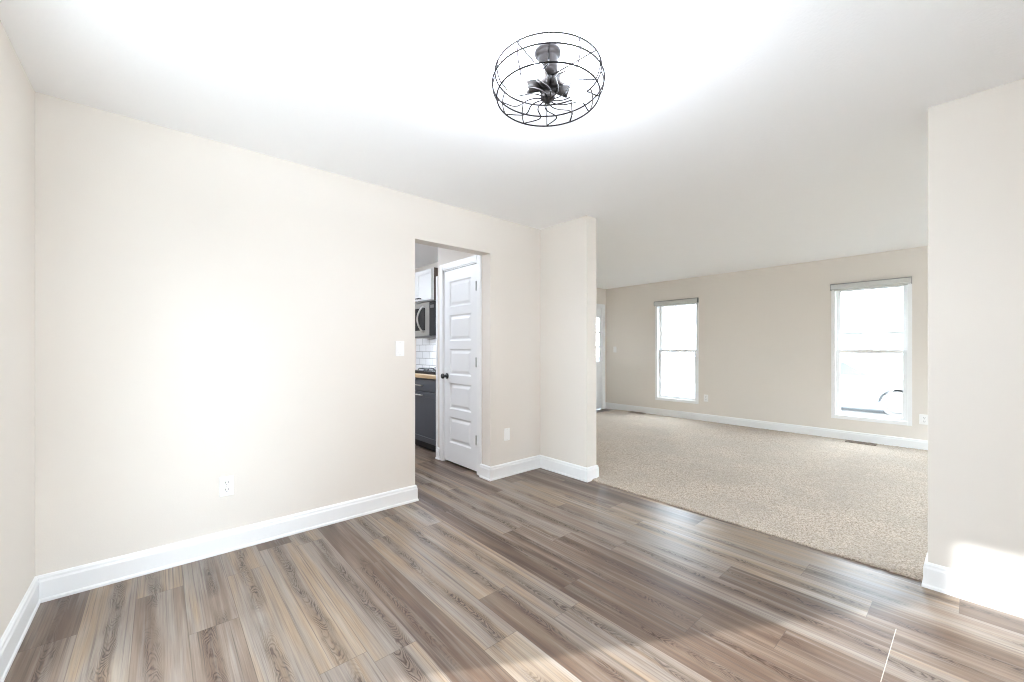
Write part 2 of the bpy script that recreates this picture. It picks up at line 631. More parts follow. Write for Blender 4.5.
# ---- carpet
def carpet():
    xa, xb, ya, yb = CX, XF - 0.002, YS + 0.002, 4.72
    xs, x = [], xa
    while x < xb:
        xs.append(x)
        x += 0.010 if x < xa + 1.2 else 0.02
    xs.append(xb)
    ys, y = [], ya
    while y < yb:
        ys.append(y)
        y += 0.012 if y > -0.2 else 0.05
    ys.append(yb)
    rnd = random.Random(5)
    V, F = [], []
    nx, ny = len(xs), len(ys)
    for j, y in enumerate(ys):
        # the cut edge wanders a little
        e = 0.006 * mnoise.noise((y * 9, 3.1, 0)) + rnd.uniform(-0.003, 0.003)
        for i, x in enumerate(xs):
            n = mnoise.noise((x * 38, y * 38, 0.0)) * 0.003 + rnd.uniform(-0.0028, 0.0028)
            z = 0.0135 + n + 0.002 * mnoise.noise((x * 3, y * 3, 5))
            d = x - xa
            if d < 0.012:
                z -= 0.004
            px = x + e * max(0, 1 - d / 0.05)
            # keep clear of the two partition stubs
            if (y > YE - 0.012 or y < YR + 0.012) and px < XW + TH + 0.012:
                z = min(z, 0.010)
            V.append((px, y, z))
    for j in range(ny - 1):
        for i in range(nx - 1):
            yc = (ys[j] + ys[j + 1]) / 2
            xc = (xs[i] + xs[i + 1]) / 2
            if xc < XW + TH and (yc > YE or yc < YR):
                continue
            a = j * nx + i
            F.append((a, a + 1, a + nx + 1, a + nx))
    # skirt along the cut edge
    for j in range(ny - 1):
        yc = (ys[j] + ys[j + 1]) / 2
        if YR <= yc <= YE:
            a, b = j * nx, (j + 1) * nx
            k = len(V)
            V.append((V[a][0] + 0.003, V[a][1], 0.0))
            V.append((V[b][0] + 0.003, V[b][1], 0.0))
            F.append((a, b, k + 1, k))
    me = bpy.data.meshes.new('carpet')
    me.from_pydata(V, [], F)
    me.materials.append(M['carpet'])
    for p in me.polygons:
        p.use_smooth = True
    o = bpy.data.objects.new('carpet', me)
    COL.objects.link(o)
    return tag(o, 'speckled beige cut-pile carpet covering the living room floor', 'carpet', kind='stuff')


carpet()

# ---- baseboards: one profile, mitred along a path with the room on the right-hand side
BH = 0.127
PROF = [(0, 0), (0.021, 0), (0.021, 0.012), (0.016, 0.019), (0.0155, BH - 0.030), (0.012, BH - 0.020), (0.0115, BH - 0.010),
        (0.007, BH - 0.003), (0.0, BH)]


def baseboard(path, names, ends=(None, None)):
    n = len(path)
    nor = []
    for a, b in zip(path, path[1:]):
        d = Vector((b[0] - a[0], b[1] - a[1])).normalized()
        nor.append(Vector((d.y, -d.x)))
    mit = []
    for i in range(n):
        if i == 0:
            mit.append(nor[0])
        elif i == n - 1:
            mit.append(nor[-1])
        else:
            m = nor[i - 1] + nor[i]
            mit.append(m / (1 + nor[i - 1].dot(nor[i])))
    by = {}
    for i in range(n - 1):
        by.setdefault(names[i], []).append(i)
    for nm, segs in by.items():
        mb = MB()
        for i in segs:
            A = [mb.bm.verts.new((path[i][0] + mit[i].x * t, path[i][1] + mit[i].y * t, z)) for t, z in PROF]
            B = [mb.bm.verts.new((path[i + 1][0] + mit[i + 1].x * t, path[i + 1][1] + mit[i + 1].y * t, z)) for t, z in PROF]
            k = len(PROF)
            mb.bm.faces.new(A)
            mb.bm.faces.new(B)
            for q in range(k):
                mb.bm.faces.new((A[q], A[(q + 1) % k], B[(q + 1) % k], B[q]))
        struct(mb.build(nm, M['trim']), None, 'baseboard')


baseboard([(XL, DP[1] + 0.03), (XL, YW), (OX0, YW), (OX0, YW + WT)], ['baseboard_left', 'baseboard_back', 'baseboard_back'])
baseboard([(OX1, 3.095), (OX1, YW), (XW, YW), (XW, YE), (XW + TH, YE), (XW + TH, YF)],
          ['baseboard_jamb', 'baseboard_jamb', 'baseboard_inner', 'baseboard_inner', 'baseboard_hall'])
baseboard([(XW + TH, YS), (XW + TH, YR), (XW, YR), (XW, YB)], ['baseboard_living', 'baseboard_right', 'baseboard_right'])
baseboard([(FD[1] + 0.07, YF), (XF, YF), (XF, YS)], ['baseboard_entry', 'baseboard_far'])
mb = MB()
mb.box((5.68, YF + 0.061, -0.45), (5.82, 7.2, 2.44))  # unseen wall added to cut light through the front door glass
struct(mb.build('wall_light_block', M['brick']), 'added brown wall outside the front door, blocking side light', 'wall')
# closet wall end: short baseboard return
baseboard([(PX + 0.5, 3.92), (PX, 3.92), (PX, 3.866)], ['baseboard_pantry', 'baseboard_pantry'])


# ------------------------------------------------------------------ windows in the far wall
def far_window(name, o, label):
    ya, yb, za, zb = o
    root = struct(empty(name, (XF, (ya + yb) / 2, za)), label, 'window')
    t = 0.042
    x0, x1 = XF - 0.006, XF + 0.13
    f = MB()
    f.box((x0, ya, za), (x1, ya + t, zb), 0.003)
    f.box((x0, yb - t, za), (x1, yb, zb), 0.003)
    f.box((x0, ya + t, zb - t), (x1, yb - t, zb), 0.003)
    f.box((x0, ya + t, za), (x1, yb - t, za + t + 0.006), 0.003)
    f.build('window_frame', M['vinyl'], root)
    zm = za + (zb - za) * 0.503
    for nm, z0, z1, xs in (('lower_sash', za + t, zm + 0.022, XF + 0.045), ('upper_sash', zm - 0.022, zb - t, XF + 0.085)):
        w = 0.044
        s = MB()
        y0, y1 = ya + t, yb - t
        s.box((xs, y0, z0), (xs + 0.035, y0 + w, z1), 0.003)
        s.box((xs, y1 - w, z0), (xs + 0.035, y1, z1), 0.003)
        s.box((xs, y0 + w, z0), (xs + 0.035, y1 - w, z0 + w), 0.003)
        s.box((xs, y0 + w, z1 - w), (xs + 0.035, y1 - w, z1), 0.003)
        so = s.build(nm, M['vinyl'], root)
        g = MB()
        g.box((xs + 0.015, y0 + w - 0.004, z0 + w - 0.004), (xs + 0.020, y1 - w + 0.004, z1 - w + 0.004))
        g.build('pane', M['glass'], so)
        if nm == 'lower_sash':
            l = MB()
            yc = (y0 + y1) / 2
            l.box((xs - 0.008, yc - 0.03, z1 - 0.014), (xs + 0.03, yc + 0.03, z1 + 0.012), 0.004)
            l.build('sash_lock', M['vinyl'], so)


far_window('window_1', W1, 'tall white double-hung window next to the front door corner')
far_window('window_2', W2, 'tall white double-hung window near the end of the partition wall')


def roller_shade(o, label):
    ya, yb, za, zb = o
    z1 = zb + 0.008
    root = tag(empty('roller_shade', (XF - 0.045, (ya + yb) / 2, z1 - 0.08)), label, 'blind', 'roller shades over the living room windows')
    c = MB()
    y0, y1 = ya + 0.004, yb - 0.004
    prof = [(XF - 0.007, z1), (XF - 0.036, z1), (XF - 0.044, z1 - 0.010), (XF - 0.046, z1 - 0.060), (XF - 0.038, z1 - 0.074), (XF - 0.007, z1 - 0.074)]
    c.prism(prof, 1, y0, y1)
    c.build('cassette', M['shade'], root)
    r = MB()
    r.prism([(XF - 0.007, z1 + 0.004), (XF - 0.044, z1 + 0.004), (XF - 0.048, z1), (XF - 0.048, z1 - 0.006), (XF - 0.007, z1 - 0.0005)], 1, y0, y1)
    r.build('top_rail', M['shadedark'], root)
    for y in (y0 - 0.006, y1):
        e = MB()
        e.prism([(XF - 0.007, z1 + 0.006), (XF - 0.040, z1 + 0.006), (XF - 0.051, z1 - 0.008), (XF - 0.053, z1 - 0.064), (XF - 0.042, z1 - 0.079), (XF - 0.007, z1 - 0.079)], 1, y, y + 0.006)
        e.build('end_cap', M['shadedark'], root)
    h = MB()
    h.lathe([(0.004, 0), (0.008, 0.002), (0.008, y1 - y0 - 0.062), (0.004, y1 - y0 - 0.06)], (XF - 0.03, y0 + 0.03, z1 - 0.082), (0, 1, 0), 12)
    h.build('bottom_bar', M['shade'], root)


roller_shade(W1, 'rolled-up grey shade cassette topping the window nearer the front door')
roller_shade(W2, 'rolled-up grey shade cassette topping the window nearer the partition wall')


# ------------------------------------------------------------------ patio door and added daylight windows (all out of view)
def glazed(name, o, label, panels, th):
    ya, yb, za, zb = o
    root = struct(empty(name, (XL, (ya + yb) / 2, za)), label, 'window' if 'window' in name else 'door')
    t = 0.028
    x0, x1 = XL - 0.14, XL - 0.01
    f = MB()
    f.box((x0, ya, za), (x1, ya + t, zb))
    f.box((x0, yb - t, za), (x1, yb, zb))
    f.box((x0, ya + t, zb - t), (x1, yb - t, zb))
    f.box((x0, ya + t, za), (x1, yb - t, za + 0.03))
    f.build('door_frame' if 'door' in name else 'window_frame', M['vinyl'], root)
    w = (yb - ya - 2 * t) / panels
    for k in range(panels):
        y0 = ya + t + k * w
        x = XL - 0.05 - 0.04 * k
        s = MB()
        q = 0.05
        s.box((x - 0.03, y0, za + 0.03), (x, y0 + q, zb - t), 0.003)
        s.box((x - 0.03, y0 + w - q, za + 0.03), (x, y0 + w, zb - t), 0.003)
        s.box((x - 0.03, y0 + q, za + 0.03), (x, y0 + w - q, za + 0.03 + q), 0.003)
        s.box((x - 0.03, y0 + q, zb - t - q), (x, y0 + w - q, zb - t), 0.003)
        so = s.build('sliding_panel' if 'door' in name else 'sash', M['vinyl'], root)
        g = MB()
        g.box((x - 0.018, y0 + q - 0.004, za + 0.03 + q - 0.004), (x - 0.012, y0 + w - q + 0.004, zb - t - q + 0.004))
        g.build('pane', M['glass'], so)


glazed('door_3', DP, 'white glazed patio door', 1, 0.1)


def added_window(name, o, YS, label):  # unseen window, added to let more daylight in
    xa, xb, za, zb = o
    root = struct(empty(name, ((xa + xb) / 2, YS, za)), label, 'window')
    f = MB()
    t = 0.05
    y0, y1 = YS - 0.13, YS - 0.02
    f.box((xa, y0, za), (xa + t, y1, zb))
    f.box((xb - t, y0, za), (xb, y1, zb))
    f.box((xa + t, y0, za), (xb - t, y1, za + t))
    f.box((xa + t, y0, zb - t), (xb - t, y1, zb))
    xm = (xa + xb) / 2
    f.box((xm - 0.03, y0, za + t), (xm + 0.03, y1, zb - t))
    f.build('window_frame', M['vinyl'], root)
    for a, b in ((xa + t, xm - 0.03), (xm + 0.03, xb - t)):
        g = MB()
        g.box((a - 0.004, YS - 0.08, za + t - 0.004), (b + 0.004, YS - 0.074, zb - t + 0.004))
        g.build('pane', M['glass'], root)


added_window('added_window_3', EW, YS, 'added wide living room window out of view, for more daylight')
added_window('added_window_4', SW_, YB, 'added wide dining room window behind the camera, for more daylight')


# ------------------------------------------------------------------ closet door with five panels (faces -X)
def closet_door():
    ya, yb, zb = 3.175, 3.805, 2.065
    root = struct(empty('door_1', (PX, (ya + yb) / 2, 0)), 'white five-panel closet door inside the kitchen opening', 'door')
    jx0 = PX - 0.012
    fr = MB()
    # casing: two legs and a head, with a stepped face
    cw = 0.068
    y_hi = yb + cw - 0.006
    y_lo = ya - cw + 0.004
    for a, b in ((y_lo, ya + 0.004), (yb - 0.004, y_hi)):
        fr.box((jx0, a, 0), (PX + 0.002, b, zb + cw - 0.006), 0.003)
        mid = (a + b) / 2
        fr.box((jx0 - 0.004, (mid if a < ya - 0.01 and False else a) + 0.008, 0), (jx0 + 0.002, b - 0.02 if a < ya else b - 0.008, zb + cw - 0.014), 0.002)
    fr.box((jx0, ya, zb - 0.004), (PX + 0.002, yb, zb + cw - 0.006), 0.003)
    fr.box((jx0 - 0.004, ya + 0.004, zb + 0.012), (jx0 + 0.002, yb - 0.004, zb + cw - 0.014), 0.002)
    # jambs inside the wall
    for a, b in ((ya - 0.001, ya + 0.013), (yb - 0.013, yb + 0.001)):
        fr.box((PX + 0.001, a, 0), (PX + 0.10, b, zb))
    fr.box((PX + 0.001, ya, zb - 0.013), (PX + 0.10, yb, zb + 0.001))
    fr.build('casing', M['trim'], root)
    y0, y1, z0, z1 = ya + 0.017, yb - 0.017, 0.022, zb - 0.020
    fx = PX + 0.004
    d = MB()
    d.box((fx + 0.011, y0, z0), (fx + 0.034, y1, z1))
    st = 0.100
    d.box((fx, y0, z0), (fx + 0.012, y0 + st, z1))
    d.box((fx, y1 - st, z0), (fx + 0.012, y1, z1))
    top, bot, rail, n = 0.115, 0.20, 0.085, 5
    ph = (z1 - z0 - top - bot - rail * (n - 1)) / n
    zz = z0
    rails = [(z0, z0 + bot)]
    panels = []
    z = z0 + bot
    for k in range(n):
        panels.append((z, z + ph))
        z += ph
        rails.append((z, z + (rail if k < n - 1 else top)))
        z += rail
    for a, b in rails:
        d.box((fx, y0 + st, a), (fx + 0.012, y1 - st, min(b, z1)))
    for a, b in panels:
        # sloped sticking around the recess, then a raised field
        ya_, yb_ = y0 + st, y1 - st
        k = 0.014
        def ring(x_out, x_in, m0, m1):
            O = [(ya_ + m0, a + m0), (yb_ - m0, a + m0), (yb_ - m0, b - m0), (ya_ + m0, b - m0)]
            I = [(ya_ + m1, a + m1), (yb_ - m1, a + m1), (yb_ - m1, b - m1), (ya_ + m1, b - m1)]
            vo = [d.bm.verts.new((x_out, *p)) for p in O]
            vi = [d.bm.verts.new((x_in, *p)) for p in I]
            for q in range(4):
                d.bm.faces.new((vo[q], vo[(q + 1) % 4], vi[(q + 1) % 4], vi[q]))
            return vi
        ring(fx, fx + 0.0095, 0.0, k)
        ring(fx + 0.0095, fx + 0.0095, k, k + 0.010)
        vi = ring(fx + 0.0095, fx + 0.0015, k + 0.010, k + 0.034)
        d.bm.faces.new(vi)
    slab = d.build('door_panel', M['door'], root)
    zk, yk = 0.925, 3.735
    kb = MB()
    kb.lathe([(0.0, 0.0), (0.030, 0.0), (0.032, 0.004), (0.027, 0.009), (0.012, 0.012), (0.0105, 0.032), (0.017, 0.038), (0.0265, 0.046),
              (0.028, 0.056), (0.024, 0.066), (0.012, 0.071), (0.0, 0.072)], (fx, yk, zk), (-1, 0, 0), 24)
    kb.build('knob', M['black'], slab, True)['label'] = 'round black door knob'
    for zh in (0.33, 1.085, 1.825):
        h = MB()
        h.lathe([(0.0, -0.004), (0.004, -0.003), (0.0062, 0.0), (0.0062, 0.088), (0.004, 0.091), (0.0, 0.092)], (jx0 - 0.001, ya + 0.010, zh - 0.044), (0, 0, 1), 12)
        h.box((jx0 + 0.0005, ya + 0.010, zh - 0.044), (fx - 0.0005, ya + 0.0165, zh + 0.044))
        h.build('hinge', M['steel'], root)['label'] = 'grey steel butt hinge'


closet_door()
# white filler board finishing the closet's corner beside the cabinets
mb = MB()
mb.box((PX - 0.008, 3.921, 0.0), (PX + 0.16, 3.952, 2.02), 0.003)
struct(mb.build('trim_1', M['trim']), 'white upright board between closet wall and kitchen cabinets', 'trim')


# ------------------------------------------------------------------ front door, tucked into the corner of the living room
def front_door():
    xa, xb, za, zb = FD
    root = struct(empty('door_2', ((xa + xb) / 2, YF, 0)), 'white front door with small glass lites', 'door')
    y0 = YF - 0.014
    c = MB()
    for a, b in ((xa - 0.06, xa + 0.006), (xb - 0.006, xb + 0.06)):
        c.box((a, y0, 0), (b, YF + 0.002, zb + 0.06), 0.003)
    c.box((xa + 0.006, y0, zb - 0.006), (xb - 0.006, YF + 0.002, zb + 0.06), 0.003)
    for a, b in ((xa - 0.001, xa + 0.02), (xb - 0.02, xb + 0.001)):
        c.box((a, YF + 0.001, 0), (b, YF + 0.06, zb))
    c.box((xa, YF + 0.001, zb - 0.02), (xb, YF + 0.06, zb + 0.001))
    c.build('casing', M['trim'], root)
    d = MB()
    x0, x1 = xa + 0.022, xb - 0.022
    z0, z1 = 0.015, zb - 0.022
    yd0, yd1 = YF + 0.012, YF + 0.055
    gx0, gx1, gz0, gz1 = x1 - 0.36, x1 - 0.060, 0.965, 1.845
    d.box((x0, yd0, z0), (gx0, yd1, z1))
    d.box((gx1, yd0, z0), (x1, yd0 + 0.014, z1))
    d.box((gx0, yd0, z0), (gx1, yd1, gz0))
    d.box((gx0, yd0, gz1), (gx1, yd1, z1))
    # two raised panels below
    w = (gx1 - gx0 - 0.08) / 2
    w = (x1 - x0 - 0.30) / 2
    for k in range(2):
        d.box((x0 + 0.11 + k * (w + 0.08), yd0 - 0.006, 0.22), (x0 + 0.11 + k * (w + 0.08) + w, yd0 + 0.002, 0.80), 0.005, 1)
    slab = d.build('door_panel', M['door'], root)
    m = MB()
    for k in range(1, 3):
        zz = gz0 + (gz1 - gz0) * k / 3
        m.box((gx0 - 0.002, yd0 + 0.002, zz - 0.017), (gx1 + 0.002, yd0 + 0.014, zz + 0.017), 0.003)
        if k == 2:
            continue
        xx = gx0 + (gx1 - gx0) * 0.5
        m.box((xx - 0.011, yd0 + 0.003, gz0 - 0.002), (xx + 0.011, yd0 + 0.013, gz1 + 0.002), 0.003)
    m.build('muntin', M['trim'], slab)
    g = MB()
    g.box((gx0 - 0.003, yd0 + 0.005, gz0 - 0.003), (gx1 + 0.003, yd0 + 0.010, gz1 + 0.003))
    g.build('pane', M['glass'], slab)
    k = MB()
    k.lathe([(0, 0), (0.03, 0), (0.03, 0.006), (0.011, 0.011), (0.011, 0.035), (0.026, 0.045), (0.028, 0.058), (0.02, 0.068), (0, 0.07)], (xa + 0.085, yd0, 0.93), (0, -1, 0), 20)
    k.build('knob', M['nickel'], slab, True)


front_door()


# ------------------------------------------------------------------ kitchen run along the partition (fronts face -X)
def shaker(mb, x, ya, yb, za, zb, fw=0.055, t=0.020):
    mb.box((x + 0.008, ya + fw - 0.002, za + fw - 0.002), (x + t, yb - fw + 0.002, zb - fw + 0.002))
    mb.box((x, ya, za), (x + t, ya + fw, zb), 0.0015, 1)
    mb.box((x, yb - fw, za), (x + t, yb, zb), 0.0015, 1)
    mb.box((x, ya + fw, za), (x + t, yb - fw, za + fw), 0.0015, 1)
    mb.box((x, ya + fw, zb - fw), (x + t, yb - fw, zb), 0.0015, 1)


def pull(mb, x, ya, yb, z):
    mb.tube([(x - 0.03, ya, z), (x - 0.03, yb, z)], 0.006, 10)
    for y in (ya + 0.02, yb - 0.02):
        mb.tube([(x - 0.03, y, z), (x + 0.002, y, z)], 0.0045, 8)


CFX = 2.372
def base_cabinet(ya, yb, label):
    root = tag(empty('base_cabinet', (2.66, (ya + yb) / 2, 0)), label, 'cabinet')
    b = MB()
    b.box((CFX + 0.021, ya, 0.10), (XW - 0.002, yb, 0.868))
    b.build('carcass', M['navy'], root)
    k = MB()
    k.box((CFX + 0.085, ya, 0.0), (XW - 0.03, yb, 0.10))
    k.build('toe_kick', M['toe'], root)
    d = MB()
    d.box((CFX, ya + 0.004, 0.715), (CFX + 0.020, yb - 0.004, 0.855), 0.002, 1)
    d.box((CFX - 0.0025, ya + 0.004, 0.845), (CFX + 0.002, yb - 0.004, 0.852), 0.001, 1)
    do = d.build('drawer', M['navy'], root)
    p = MB()
    pull(p, CFX, (ya + yb) / 2 - 0.09, (ya + yb) / 2 + 0.09, 0.782)
    p.build('handle', M['nickel'], do, True)['label'] = 'satin nickel bar handle'
    f = MB()
    shaker(f, CFX, ya + 0.004, yb - 0.004, 0.112, 0.703, 0.06)
    fo = f.build('door', M['navy'], root)
    p = MB()
    pull(p, CFX, (ya + yb) / 2 - 0.09, (ya + yb) / 2 + 0.09, 0.665)
    p.build('handle', M['nickel'], fo, True)['label'] = 'satin nickel bar handle'


base_cabinet(3.956, 4.87, 'charcoal base cabinet with nickel pulls under the butcher block counter')
mb = MB()
mb.box((CFX - 0.022, 3.955, 0.869), (XW - 0.012, 4.88, 0.909), 0.003)
tag(mb.build('countertop', M['butcher']), 'butcher block countertop over the charcoal base cabinets', 'countertop')


def cooktop():
    root = tag(empty('cooktop', (2.68, 4.6, 0.909)), 'black cooktop set on the butcher block counter', 'cooktop')
    b = MB()
    b.box((2.44, 4.02, 0.909), (2.90, 4.78, 0.946), 0.006)
    b.build('glass_plate', M['glassblk'], root)
    for cx in (2.56, 2.78):
        for cy in (4.18, 4.60):
            g = MB()
            r = 0.095
            g.tube([(cx + r * cos(t * pi / 12), cy + r * sin(t * pi / 12), 0.968) for t in range(24)], 0.006, 6, True)
            for q in range(4):
                a = q * pi / 2 + pi / 4
                g.tube([(cx + 0.03 * cos(a), cy + 0.03 * sin(a), 0.968), (cx + r * cos(a), cy + r * sin(a), 0.968), (cx + (r + 0.01) * cos(a), cy + (r + 0.01) * sin(a), 0.946)], 0.006, 6)
            g.build('grate', M['black'], root)
            c = MB()
            c.lathe([(0.0, 0), (0.035, 0), (0.035, 0.01), (0.025, 0.016), (0, 0.017)], (cx, cy, 0.946), (0, 0, 1), 20)
            c.build('burner', M['black'], root)


cooktop()
mb = MB()
mb.box((XW - 0.010, 3.922, 0.909), (XW - 0.0005, 5.60, 1.372))
struct(mb.build('trim_2', M['tile']), 'white subway tile backsplash with dark grout', 'backsplash')


def wall_cabinet():
    ya, yb, za, zb = 4.57, 5.45, 1.842, 2.262
    x = 2.632
    root = tag(empty('wall_cabinet', (2.8, (ya + yb) / 2, za)), 'white shaker wall cabinet mounted over the microwave', 'cabinet')
    b = MB()
    b.box((x + 0.021, ya + 0.004, za), (XW - 0.001, yb, zb))
    b.build('carcass', M['cab'], root)
    s = MB()
    s.box((x + 0.022, ya, za), (XW - 0.001, ya + 0.0035, zb))
    s.build('side_panel', M['cabside'], root)['label'] = 'brown cabinet side'
    for a, c, hy in ((ya + 0.03, ya + 0.435, 0.30), (ya + 0.445, yb - 0.03, 0.1)):
        d = MB()
        shaker(d, x, a, c, za + 0.012, zb - 0.012, 0.055)
        do = d.build('door', M['cab'], root)
        p = MB()
        pull(p, x, a + hy - 0.05, a + hy + 0.07, za + 0.045)
        p.build('handle', M['bronze'], do, True)['label'] = 'dark bar handle'


wall_cabinet()


def microwave():
    ya, yb, za, zb = 4.40, 5.16, 1.372, 1.815
    x = 2.572
    root = tag(empty('microwave', (2.76, (ya + yb) / 2, za)), 'stainless over-the-range microwave with black glass and curved handle', 'microwave')
    b = MB()
    b.box((x + 0.03, ya, za), (XW - 0.0105, yb, zb), 0.004)
    b.build('body', M['steel'], root)
    c = MB()
    c.box((x + 0.002, ya + 0.002, za + 0.012), (x + 0.032, ya + 0.150, zb - 0.004), 0.003)
    co = c.build('control_panel', M['glassblk'], root)
    co['label'] = 'black glass control panel'
    t = MB()
    t.box((x + 0.0005, ya + 0.03, zb - 0.085), (x + 0.004, ya + 0.125, zb - 0.045), 0.001, 1)
    t.build('display', M['slot'], co)
    d = MB()
    d.box((x, ya + 0.153, za + 0.012), (x + 0.032, ya + 0.255, zb - 0.004), 0.004)
    d.box((x, yb - 0.06, za + 0.012), (x + 0.032, yb - 0.002, zb - 0.004), 0.004)
    d.box((x, ya + 0.255, za + 0.012), (x + 0.032, yb - 0.06, za + 0.082), 0.004)
    d.box((x, ya + 0.255, zb - 0.070), (x + 0.032, yb - 0.06, zb - 0.004), 0.004)
    do = d.build('door', M['steel'], root)
    w = MB()
    w.box((x + 0.006, ya + 0.25, za + 0.077), (x + 0.030, yb - 0.055, zb - 0.065))
    w.build('door_window', M['glassblk'], do)
    h = MB()
    zc = (za + zb) / 2 + 0.005
    pts = []
    for k in range(17):
        a = -1 + 2 * k / 16
        pts.append((x - 0.012 - 0.045 * (1 - a * a), ya + 0.300 + 0.055 * (1 - a * a), zc + a * 0.165))
    h.tube(pts, 0.011, 12)
    for e in (0, -1):
        h.tube([pts[e], (x + 0.010, pts[e][1], pts[e][2])], 0.010, 10)
    h.build('handle', M['nickel'], do, True)['label'] = 'curved bright metal handle'
    v = MB()
    v.box((x + 0.004, ya + 0.004, za - 0.004), (XW - 0.05, yb - 0.004, za + 0.010), 0.002, 1)
    v.box((x + 0.006, ya + 0.004, za - 0.016), (x + 0.020, yb - 0.004, za), 0.002, 1)
    v.build('base_grille', M['slot'], root)
    t = MB()  # glowing lens added to brighten the backsplash tile
    t.box((x + 0.05, ya + 0.12, za - 0.0050), (x + 0.15, ya + 0.64, za - 0.003))
    t.build('added_lens', M['lens_glow'], root)['label'] = 'added glowing lens under the microwave, brightening the tile'


microwave()


# ------------------------------------------------------------------ caged ceiling light
LX, LY = 1.213, 1.168


def ceiling_light():
    root = tag(empty('ceiling_light', (LX, LY, H)), 'round dark wire cage light with several lit bulbs on the ceiling', 'light fixture')
    R = Vector((0.754, -0.657, 0))
    T = Vector((-0.657, -0.754, 0))
    c0 = Vector((LX, LY, 0))

    def pol(r, deg, z):
        a = radians(deg)
        return c0 + (R * cos(a) + T * sin(a)) * r + Vector((0, 0, z))
    cn = MB()
    cn.lathe([(0.0, 0), (0.054, 0), (0.054, 0.010), (0.049, 0.018), (0.042, 0.022), (0.041, 0.030), (0.041, 0.082), (0.036, 0.090),
              (0.014, 0.094), (0.0, 0.095)], (LX, LY, H), (0, 0, -1), 32)
    cn.build('canopy', M['bronze'], root, True)
    st = MB()
    st.lathe([(0.0, 0.0), (0.011, 0), (0.011, 0.018), (0.034, 0.022), (0.036, 0.030), (0.036, 0.062), (0.030, 0.070), (0.010, 0.074), (0.010, 0.098), (0.0, 0.098)],
             (LX, LY, H - 0.094), (0, 0, -1), 24)
    st.build('body', M['bronze'], root, True)
    ZH = 2.246
    hb = MB()
    hb.lathe([(0.0, 0.0), (0.018, 0.0), (0.030, 0.006), (0.031, 0.020), (0.024, 0.028), (0.012, 0.032), (0.010, 0.040), (0.0, 0.042)], (LX, LY, ZH + 0.024), (0, 0, -1), 24)
    hb.build('hub', M['bronze'], root, True)
    zr = (2.352, 2.306, 2.250)
    rr = (0.218, 0.229, 0.211)
    for z, r in zip(zr, rr):
        g = MB()
        g.tube([pol(r, 360 * i / 72, z) for i in range(72)], 0.0034, 8, True)
        g.build('ring', M['wire'], root, True)
    PH = 94
    for k in range(12):
        a = PH + 30 * k
        g = MB()
        pts = []
        for i in range(13):
            t = i / 12
            # bows out through the middle ring
            z = zr[0] + (zr[2] - zr[0]) * t
            q = (z - zr[0]) / (zr[2] - zr[0])
            # quadratic through the three rings
            tm = (zr[1] - zr[0]) / (zr[2] - zr[0])
            r = rr[0] * (q - tm) * (q - 1) / (tm) + rr[1] * q * (q - 1) / (tm * (tm - 1)) + rr[2] * q * (q - tm) / (1 - tm)
            pts.append(pol(r, a, z))
        g.tube(pts, 0.0026, 6)
        g.build('rib', M['wire'], root, True)
        s = MB()
        pts = []
        knots = [(0.020, -20), (0.045, -14), (0.075, -3), (0.105, 11), (0.130, 17), (0.150, 16), (0.172, 9), (0.192, 3), (0.204, 0.5), (rr[2], 0)]
        P = [Vector((r, d)) for r, d in knots]
        for i in range(len(P) - 1):
            p0, p1, p2, p3 = P[max(i - 1, 0)], P[i], P[i + 1], P[min(i + 2, len(P) - 1)]
            for j in range(4):
                t = j / 4
                q = 0.5 * ((2 * p1) + (p2 - p0) * t + (2 * p0 - 5 * p1 + 4 * p2 - p3) * t * t + (3 * p1 - p0 - 3 * p2 + p3) * t ** 3)
                pts.append(q)
        pts.append(P[-1])
        W = [pol(q.x, a + SW * q.y, zr[2] - 0.006 * (1 - (q.x / rr[2]) ** 2)) for q in pts]
        s.tube(W, 0.0027, 6)
        s.build('swirl_wire', M['wire'], root, True)
    for k in range(4):
        a = PH + 45 + 90 * k - 12
        g = MB()
        A, B = pol(0.012, a, H - 0.104), pol(rr[0], a, zr[0])
        g.tube([A, A.lerp(B, 0.5), B], 0.0032, 6)
        g.build('spoke', M['wire'], root, True)
    for deg in (170, 112, 52, -10):
        dr = (pol(1, deg, 0) - pol(0, deg, 0)).normalized()
        dr = (dr + Vector((0, 0, -0.22))).normalized()
        b0 = pol(0.024, deg, H - 0.140)
        so = MB()
        so.lathe([(0.0, 0), (0.012, 0), (0.013, 0.010), (0.0225, 0.014), (0.0235, 0.064), (0.0215, 0.067), (0.0, 0.067)], b0, dr, 20)
        sk = so.build('socket', M['bronze'], root, True)
        bl = MB()
        bl.lathe([(0.0125, 0.0), (0.014, 0.012), (0.020, 0.026), (0.0255, 0.042), (0.0265, 0.054), (0.0235, 0.068), (0.015, 0.078), (0.0, 0.082)], b0 + dr * 0.0675, dr, 20)
        bl.build('bulb', M['bulb'], sk, True)['label'] = 'lit warm white bulb'


SW = 1.0
ceiling_light()


def added_kitchen_lamp():  # unseen lamp added to brighten the kitchen
    root = tag(empty('added_kitchen_light', (1.35, 4.75, H)), 'added round flush lamp brightening the kitchen, out of view', 'light fixture')
    b = MB()
    b.lathe([(0.0, 0), (0.16, 0), (0.16, 0.02), (0.15, 0.028), (0.0, 0.028)], (1.35, 4.75, H), (0, 0, -1), 32)
    b.build('base', M['nickel'], root, True)
    d = MB()
    d.lathe([(0.145, 0.028), (0.135, 0.05), (0.10, 0.072), (0.05, 0.084), (0.0, 0.087)], (1.35, 4.75, H), (0, 0, -1), 32)
    d.build('dome', M['dome'], root, True)


added_kitchen_lamp()


